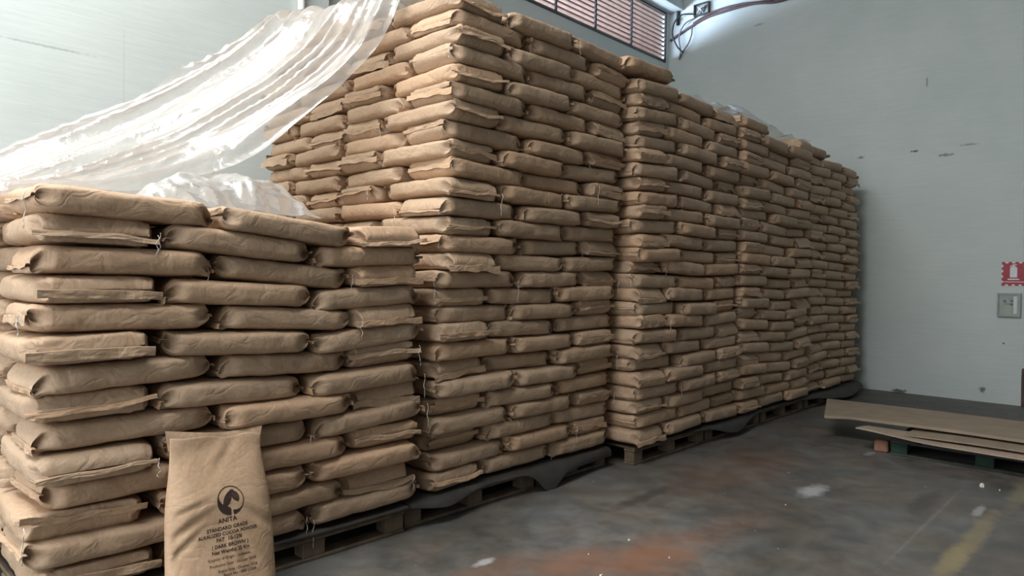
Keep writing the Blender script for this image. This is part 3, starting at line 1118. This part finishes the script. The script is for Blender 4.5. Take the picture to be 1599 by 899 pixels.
# ------------------------------------------------------------------ clear plastic film
def loft(front, back, ns, nt_, folds, seed, top_ext=None):
    Fp, Bp = spline(front, 12), spline(back, 12)

    def at(P, t):
        # by arc length
        ls = [0.0]
        for a, b_ in zip(P[:-1], P[1:]):
            ls.append(ls[-1] + (b_ - a).length)
        d = t * ls[-1]
        for i in range(len(P) - 1):
            if ls[i + 1] >= d:
                w = (d - ls[i]) / max(1e-6, ls[i + 1] - ls[i])
                return P[i].lerp(P[i + 1], w)
        return P[-1]
    V, F = [], []
    fp = [at(Fp, i / ns) for i in range(ns + 1)]
    bp = [at(Bp, i / ns) for i in range(ns + 1)]
    for i in range(ns + 1):
        t1 = fp[min(i + 1, ns)] - fp[max(i - 1, 0)]
        nrm = t1.cross(bp[i] - fp[i]).normalized()
        if nrm.z < 0:
            nrm = -nrm
        s = i / ns
        for j in range(nt_ + 1):
            t = j / nt_
            p = fp[i].lerp(bp[i], t)
            sag = -0.05 * sin(pi * t) * smooth(0.1, 0.5, s)
            ph = t * folds + 1.3 * noise.noise(Vector((s * 1.6, t * 1.5, seed))) + 0.5 * s
            w = noise.noise(Vector((ph, s * 0.8, seed + 4)))
            ridge = (1 - abs(w)) ** 4 * 0.10 - 0.03 + 0.02 * noise.noise(Vector((ph * 2.6, s * 3, seed)))
            fine = 0.012 * noise.noise(Vector((t * 26, s * 6, seed))) + 0.004 * noise.noise(Vector((t * 50, s * 24, seed)))
            edge = 0.03 * noise.noise(Vector((s * 9, seed, 2))) * (smooth(0.1, 0, t) + smooth(0.9, 1, t))
            V.append(p + nrm * (sag + (ridge + fine) * (0.35 + 0.65 * smooth(0.0, 0.2, s)) + edge * 0.5))
    for i in range(ns):
        for j in range(nt_):
            F.append((i * (nt_ + 1) + j, i * (nt_ + 1) + j + 1, (i + 1) * (nt_ + 1) + j + 1, (i + 1) * (nt_ + 1) + j))
    return V, F


front_edge = [(3.15, 0.45, 3.36), (2.92, 0.40, 3.38), (2.765, 0.4, 3.331), (2.70, 0.43, 3.182), (2.643, 0.5, 2.997), (2.481, 0.55, 2.78), (2.307, 0.6, 2.593), (2.079, 0.65, 2.383),
              (1.842, 0.65, 2.20), (1.533, 0.6, 2.03), (1.17, 0.52, 1.90), (0.675, 0.50, 1.87), (0.59, 0.50, 1.74), (0.58, 0.50, 1.55)]
back_edge = [(3.15, 2.1, 3.55), (2.95, 2.1, 3.60), (2.77, 2.08, 3.60), (2.68, 2.08, 3.53), (2.597, 2.05, 3.44), (2.315, 2.1, 3.172), (1.915, 2.15, 2.876), (1.633, 2.2, 2.676), (1.427, 2.25, 2.557),
             (0.984, 2.3, 2.30), (0.74, 2.3, 2.06), (0.61, 2.3, 1.80), (0.59, 2.3, 1.55)]
film = obj('plastic_film', mesh('plastic_film', *loft(front_edge, back_edge, 150, 170, 9.0, 3.0), M['plastic'], True))
tag(film, 'large clear plastic film draped from the tall stack onto the low stack', 'plastic sheet')

# crumpled film lying on the low stack below it
V, F = [], []
na, nb = 90, 46
for i in range(na + 1):
    for j in range(nb + 1):
        u, v = i / na, j / nb
        x = 1.16 + 1.02 * u
        y = 0.30 + 0.75 * v
        hgt = 0.05 + 0.15 * smooth(0.0, 0.35, u) * (1 - 0.55 * smooth(0.7, 1.0, u)) * sin(pi * min(1, v * 1.15 + 0.08)) ** 0.7 + 0.16 * v * u * u
        q = Vector((x * 3.4, y * 3.4, 2.0))
        cr = (1 - abs(noise.noise(q))) ** 3 * 0.06 + (1 - abs(noise.noise(q * 2.4))) ** 3 * 0.022 + 0.008 * noise.noise(q * 6) - 0.04
        ed = min(1, 8 * min(u, 1 - u), 8 * min(v, 1 - v))
        V.append((x + 0.05 * noise.noise(q * 1.3 + Vector((5, 0, 0))), y + 0.04 * noise.noise(q * 1.7), 1.83 + max(0.0, (hgt + cr) * (0.25 + 0.75 * ed))))
for i in range(na):
    for j in range(nb):
        F.append((i * (nb + 1) + j, i * (nb + 1) + j + 1, (i + 1) * (nb + 1) + j + 1, (i + 1) * (nb + 1) + j))
o = obj('crumpled_film', mesh('crumpled_film', V, F, M['plastic_bunch'], True))
tag(o, 'crumpled clear plastic film bunched on top of the low near stack', 'plastic sheet')

# wisp of film on the far stack
V, F = [], []
na, nb = 60, 24
for i in range(na + 1):
    for j in range(nb + 1):
        u, v = i / na, j / nb
        x = 5.9 + 2.9 * u
        y = 0.0 + 0.9 * v
        q = Vector((x * 2.2, y * 2.6, 9.0))
        peak = 0.26 * math.exp(-((x - 7.45) / 0.35) ** 2) + 0.14 * math.exp(-((x - 6.5) / 0.5) ** 2)
        V.append((x, y, 3.225 + (peak * sin(pi * v) ** 0.8) + 0.05 * (1 - abs(noise.noise(q))) ** 3 + 0.02 * noise.noise(q * 4)))
for i in range(na):
    for j in range(nb):
        F.append((i * (nb + 1) + j, i * (nb + 1) + j + 1, (i + 1) * (nb + 1) + j + 1, (i + 1) * (nb + 1) + j))
o = obj('film_scrap', mesh('film_scrap', V, F, M['plastic_thin'], True))
tag(o, 'thin wisp of clear plastic on top of the long far stack', 'plastic sheet')

# ------------------------------------------------------------------ green pallet with cardboard sheets on the right
gp = pallet(6.70, 8.10, -2.55, -1.45, ('wood_green', 'wood_dark'), 'dark green pallet under cardboard sheets by the end wall', None, 6, 0.15)
gp.rotation_euler = (0, 0, pi / 2 + 0.03)
gp.location = (7.37, -2.17, 0)
o = obj('wood_block', box_mesh(0.10, 0.115, 0.105, M['wood_red'], 0.012), None, (6.88, -1.40, 0.0), (0, 0, 0.06))
tag(o, 'reddish wooden block at the corner of the green pallet', 'block')


def sheet(name, x0, x1, y0, y1, zf, th, material, label, nx=10, ny=40, skew=0.0):
    V, F = [], []
    for s in (0, 1):
        for i in range(nx + 1):
            for j in range(ny + 1):
                u, v = i / nx, j / ny
                x, y = x0(v) + (x1(v) - x0(v)) * u, y0 + (y1 - y0) * v
                V.append((x, y + skew * u * (1 - v), zf(u, v) - th * s))
    n1 = (nx + 1) * (ny + 1)
    for s in (0, 1):
        for i in range(nx):
            for j in range(ny):
                q = (s * n1 + i * (ny + 1) + j, s * n1 + (i + 1) * (ny + 1) + j, s * n1 + (i + 1) * (ny + 1) + j + 1, s * n1 + i * (ny + 1) + j + 1)
                F.append(q if s else q[::-1])
    for j in range(ny):
        for i in (0, nx):
            a = i * (ny + 1) + j
            q = (a, a + 1, n1 + a + 1, n1 + a)
            F.append(q if i == 0 else q[::-1])
    for i in range(nx):
        for j in (0, ny):
            a = i * (ny + 1) + j
            b_ = a + ny + 1
            q = (a, b_, n1 + b_, n1 + a)
            F.append(q[::-1] if j == 0 else q)
    o = obj(name, mesh(name, V, F, material, False))
    return tag(o, label, 'cardboard')


sheet('cardboard_sheet', lambda v: 6.62 + 0.10 * (1 - v) ** 2, lambda v: 7.10, -1.22, -3.1, lambda u, v: 0.178 + 0.035 * (1 - smooth(0, 0.35, v)) * (1 - u), 0.012, M['card_pale'],
      'pale curled cardboard sheet lowest on the green pallet')
sheet('cardboard_sheet', lambda v: 6.78, lambda v: 7.25, -1.60, -3.1, lambda u, v: 0.200 + 0.01 * sin(v * 4), 0.010, M['card'],
      'narrow cardboard sheet between the curled one and the large one')
sheet('cardboard_sheet', lambda v: 7.02 + 0.03 * noise.noise(Vector((v * 3, 1, 1))), lambda v: 7.98 - 0.04 * (1 - v), -0.84, -3.1,
      lambda u, v: 0.238 + 0.02 * sin(v * 2.2 + 0.4) - 0.02 * (1 - smooth(0, 0.12, v)) * (1 - u), 0.026, M['card'],
      'large flat brown cardboard sheet lying uppermost on the green pallet', skew=0.29)

# ------------------------------------------------------------------ wall fittings
# sign with fire extinguisher
sg = bpy.data.objects.new('extinguisher_sign', None)
C.objects.link(sg)
sg.location = (XW, -1.825, 1.672)
tag(sg, 'red sign with white fire extinguisher and checked border on end wall', 'sign')


def wall_piece(name, polys, depth, material, parent, off=0.0):
    """outline(s) in wall coordinates (right = -y, up = z) given real thickness off the wall"""
    V, F = [], []
    for pts in polys:
        b0, n_ = len(V), len(pts)
        for k in (0, 1):
            for (h, z) in pts:
                V.append((-off - depth * k, -h, z))
        F.append(tuple(b0 + i for i in range(n_)))
        F.append(tuple(b0 + n_ + i for i in range(n_))[::-1])
        for i in range(n_):
            j = (i + 1) % n_
            F.append((b0 + i, b0 + n_ + i, b0 + n_ + j, b0 + j))
    me = mesh(name, V, F, material)
    bm = bmesh.new()
    bm.from_mesh(me)
    bmesh.ops.recalc_face_normals(bm, faces=bm.faces[:])
    bm.to_mesh(me)
    bm.free()
    return obj(name, me, parent)


rect = lambda a, b_, c, d: [(a, c), (b_, c), (b_, d), (a, d)]
wall_piece('plate', [rect(-0.125, 0.125, -0.152, 0.152)], 0.004, M['red'], sg)
chk = []
for i in range(7):
    h = -0.125 + 0.25 * (i + 0.5) / 7
    if i % 2 == 1:
        chk.append(rect(h - 0.016, h + 0.016, 0.134, 0.1525))
        chk.append(rect(h - 0.016, h + 0.016, -0.1525, -0.134))
for i in range(9):
    z = -0.152 + 0.304 * (i + 0.5) / 9
    if i % 2 == 1:
        chk.append(rect(-0.1255, -0.110, z - 0.015, z + 0.015))
        chk.append(rect(0.110, 0.1255, z - 0.015, z + 0.015))
for c in chk:
    wall_piece('check', [c], 0.001, M['white'], sg, 0.004)
ext = [(-0.038, -0.045), (0.038, -0.045), (0.038, 0.07), (0.030, 0.088), (0.012, 0.098), (0.012, 0.108), (0.034, 0.112), (0.034, 0.120), (0.006, 0.122),
       (-0.012, 0.120), (-0.038, 0.100), (-0.044, 0.088), (-0.036, 0.090), (-0.014, 0.108), (-0.012, 0.098), (-0.030, 0.088), (-0.038, 0.07)]
wall_piece('extinguisher_picture', [ext], 0.001, M['white'], sg, 0.004)
wall_piece('white_bar', [rect(-0.060, 0.060, -0.076, -0.060)], 0.001, M['white'], sg, 0.004)
wall_piece('white_bar', [rect(-0.105, 0.105, -0.106, -0.098)], 0.001, M['white'], sg, 0.004)

# box with clear cover below it
cb = bpy.data.objects.new('wall_box', None)
C.objects.link(cb)
cb.location = (XW, -1.787, 1.277)
tag(cb, 'grey framed wall box with clear cover below the red sign', 'box')
wall_piece('back_plate', [rect(-0.115, 0.115, -0.14, 0.14)], 0.012, M['box_grey'], cb)
for nm, r in [('frame_side', rect(-0.124, -0.108, -0.15, 0.15)), ('frame_side', rect(0.108, 0.124, -0.15, 0.15)), ('frame_rail', rect(-0.108, 0.108, 0.134, 0.15)), ('frame_rail', rect(-0.108, 0.108, -0.15, -0.134))]:
    wall_piece(nm, [r], 0.045, M['box_grey'], cb)
wall_piece('inner_panel', [rect(-0.095, 0.04, -0.12, 0.06)], 0.006, M['box_panel'], cb, 0.012)
wall_piece('white_strip', [rect(0.045, 0.085, -0.11, 0.11)], 0.006, M['white'], cb, 0.012)
for h, z in [(-0.045, 0.045), (0.03, 0.05), (0.03, 0.005)]:
    pts = [(h + 0.016 * cos(2 * pi * k / 14), z + 0.016 * sin(2 * pi * k / 14)) for k in range(14)]
    wall_piece('knob', [pts], 0.018, M['black'], cb, 0.018)
wall_piece('link_rod', [rect(-0.05, 0.035, 0.006, 0.014)], 0.012, M['black'], cb, 0.018)
wall_piece('cover', [rect(-0.108, 0.108, -0.134, 0.134)], 0.003, M['glass'], cb, 0.041)

# thin pipe rising from the floor at the right edge, white pipe on the back wall
o = obj('drain_pipe', mesh('drain_pipe', *tube(spline([(10.78, -1.953, 0.0), (10.78, -1.951, 0.15), (10.78, -1.949, 0.30), (10.78, -1.95, 0.44), (10.805, -1.952, 0.47)], 6), 0.014, 10), M['maroon_cable'], True))
tag(o, 'thin rusty pipe at the foot of the end wall', 'pipe')
o = obj('wall_pipe', mesh('wall_pipe', *tube([(3.545, 3.035, 0.0), (3.545, 3.035, 7.58)], 0.035, 14), M['white'], True))
tag(o, 'white vertical pipe on the back wall above the plastic film', 'pipe')

# junction box and cables in the upper corner
jb = bpy.data.objects.new('junction_box', None)
C.objects.link(jb)
jb.location = (XW, 2.60, 6.14)
tag(jb, 'small open junction box high in the wall corner', 'junction box')
wall_piece('box_back', [rect(-0.14, 0.14, -0.10, 0.10)], 0.012, M['box_grey'], jb)
for r in (rect(-0.14, -0.125, -0.1, 0.1), rect(0.125, 0.14, -0.1, 0.1), rect(-0.125, 0.125, 0.085, 0.1), rect(-0.125, 0.125, -0.1, -0.085)):
    wall_piece('box_rim', [r], 0.06, M['steel_dark'], jb)
for k, (a, b_) in enumerate([((-0.10, -0.05), (0.05, 0.05)), ((-0.03, -0.07), (0.09, 0.03)), ((-0.08, 0.05), (0.02, -0.06)), ((0.03, -0.05), (0.10, 0.06))]):
    pts = spline([(-0.02, -a[0], a[1]), (-0.045, -(a[0] + b_[0]) / 2, (a[1] + b_[1]) / 2 + 0.02), (-0.02, -b_[0], b_[1])], 6)
    obj('wire', mesh('wire', *tube(pts, 0.008, 6), M['black' if k % 2 else 'white'], True), jb)

X_ = 10.775
for nm, r, mm, lab, pts in [
    ('conduit', 0.030, 'black', 'short black vertical conduit beside the junction box', [(X_, 3.05, 7.2), (X_, 3.05, 6.6), (X_, 3.055, 6.25), (X_, 3.055, 5.98)]),
    ('cable', 0.022, 'maroon_cable', 'long reddish cable running up the end wall', [(X_, 3.20, 5.74), (X_, 2.90, 5.86), (X_, 2.55, 5.97), (X_, 2.2, 6.0), (X_, 1.7, 6.0), (X_, 1.14, 5.93), (X_, 0.2, 6.1), (X_, -2.0, 6.4), (X_, -6.0, 6.5), (X_, -9.9, 6.5)]),
    ('cable', 0.020, 'maroon_cable', 'second reddish cable close above the long one', [(X_ - 0.02, 2.75, 5.93), (X_, 2.4, 6.04), (X_, 1.95, 6.05), (X_, 1.3, 5.99), (X_, 0.2, 6.17), (X_, -2.0, 6.47), (X_, -6.0, 6.57), (X_, -9.9, 6.57)]),
    ('cable', 0.014, 'black', 'black cable looping down in the wall corner', [(X_, 2.76, 6.10), (X_ - 0.05, 2.95, 6.12), (X_ - 0.08, 3.08, 6.0), (X_ - 0.08, 3.11, 5.80), (X_ - 0.06, 3.02, 5.58), (X_ - 0.05, 2.91, 5.46)]),
    ('cable', 0.012, 'grey_cable', 'grey cable hanging in a narrow loop below the junction box', [(X_, 2.72, 6.03), (X_ - 0.04, 2.9, 5.95), (X_ - 0.05, 3.0, 5.75), (X_ - 0.04, 2.97, 5.50), (X_ - 0.03, 3.0, 5.36)]),
    ('cable', 0.012, 'grey_cable', 'pale grey cable drooping below the reddish one', [(X_, 2.78, 5.92), (X_ - 0.03, 2.77, 5.75), (X_ - 0.03, 2.83, 5.60), (X_ - 0.03, 2.92, 5.50), (X_, 3.0, 5.42)])]:
    o = obj(nm, mesh(nm, *tube(spline(pts, 8), r, 8), M[mm], True))
    tag(o, lab, 'cable')


# ------------------------------------------------------------------ scraps on the floor
def scrap(x, y, size, material, label, seed, h=0.006):
    n_ = 9
    pts = [(size * (0.7 + 0.5 * noise.noise(Vector((cos(2 * pi * k / n_) * 1.5, sin(2 * pi * k / n_) * 1.5, seed)))) * cos(2 * pi * k / n_),
            size * 0.6 * (0.7 + 0.5 * noise.noise(Vector((sin(2 * pi * k / n_) * 1.5, cos(2 * pi * k / n_) * 1.5, seed + 3)))) * sin(2 * pi * k / n_)) for k in range(n_)]
    V = [(a, b_, 0.0) for a, b_ in pts] + [(a * 0.8, b_ * 0.8, h * (0.7 + 0.5 * noise.noise(Vector((a * 60, b_ * 60, seed))))) for a, b_ in pts] + [(0, 0, h * 1.2)]
    F = [(k, (k + 1) % n_, n_ + (k + 1) % n_, n_ + k) for k in range(n_)] + [(n_ + k, n_ + (k + 1) % n_, 2 * n_) for k in range(n_)] + [tuple(range(n_))[::-1]]
    o = obj('paper_scrap', mesh('paper_scrap', V, F, M[material]), None, (x, y, 0.0))
    tag(o, label, 'scrap')


scrap(3.41, -1.00, 0.016, 'scrap', 'tiny white scrap on the floor between the rust stains', 1)
scrap(2.90, -1.17, 0.018, 'scrap', 'white scrap at the bottom edge below the rust stains', 2)
scrap(3.07, -0.96, 0.008, 'scrap', 'speck of white on the left rust stain', 3)
scrap(3.35, -1.30, 0.008, 'scrap', 'speck of white on the right rust stain', 4)
scrap(4.72, -1.39, 0.010, 'scrap', 'tiny white scrap in front of the pale round floor stain', 5)
scrap(6.24, -2.27, 0.035, 'scrap', 'cream crumpled scrap on the floor before the green pallet', 6, 0.025)
scrap(6.22, -2.38, 0.015, 'scrap', 'small white scrap beside the dark smear before the green pallet', 7, 0.01)
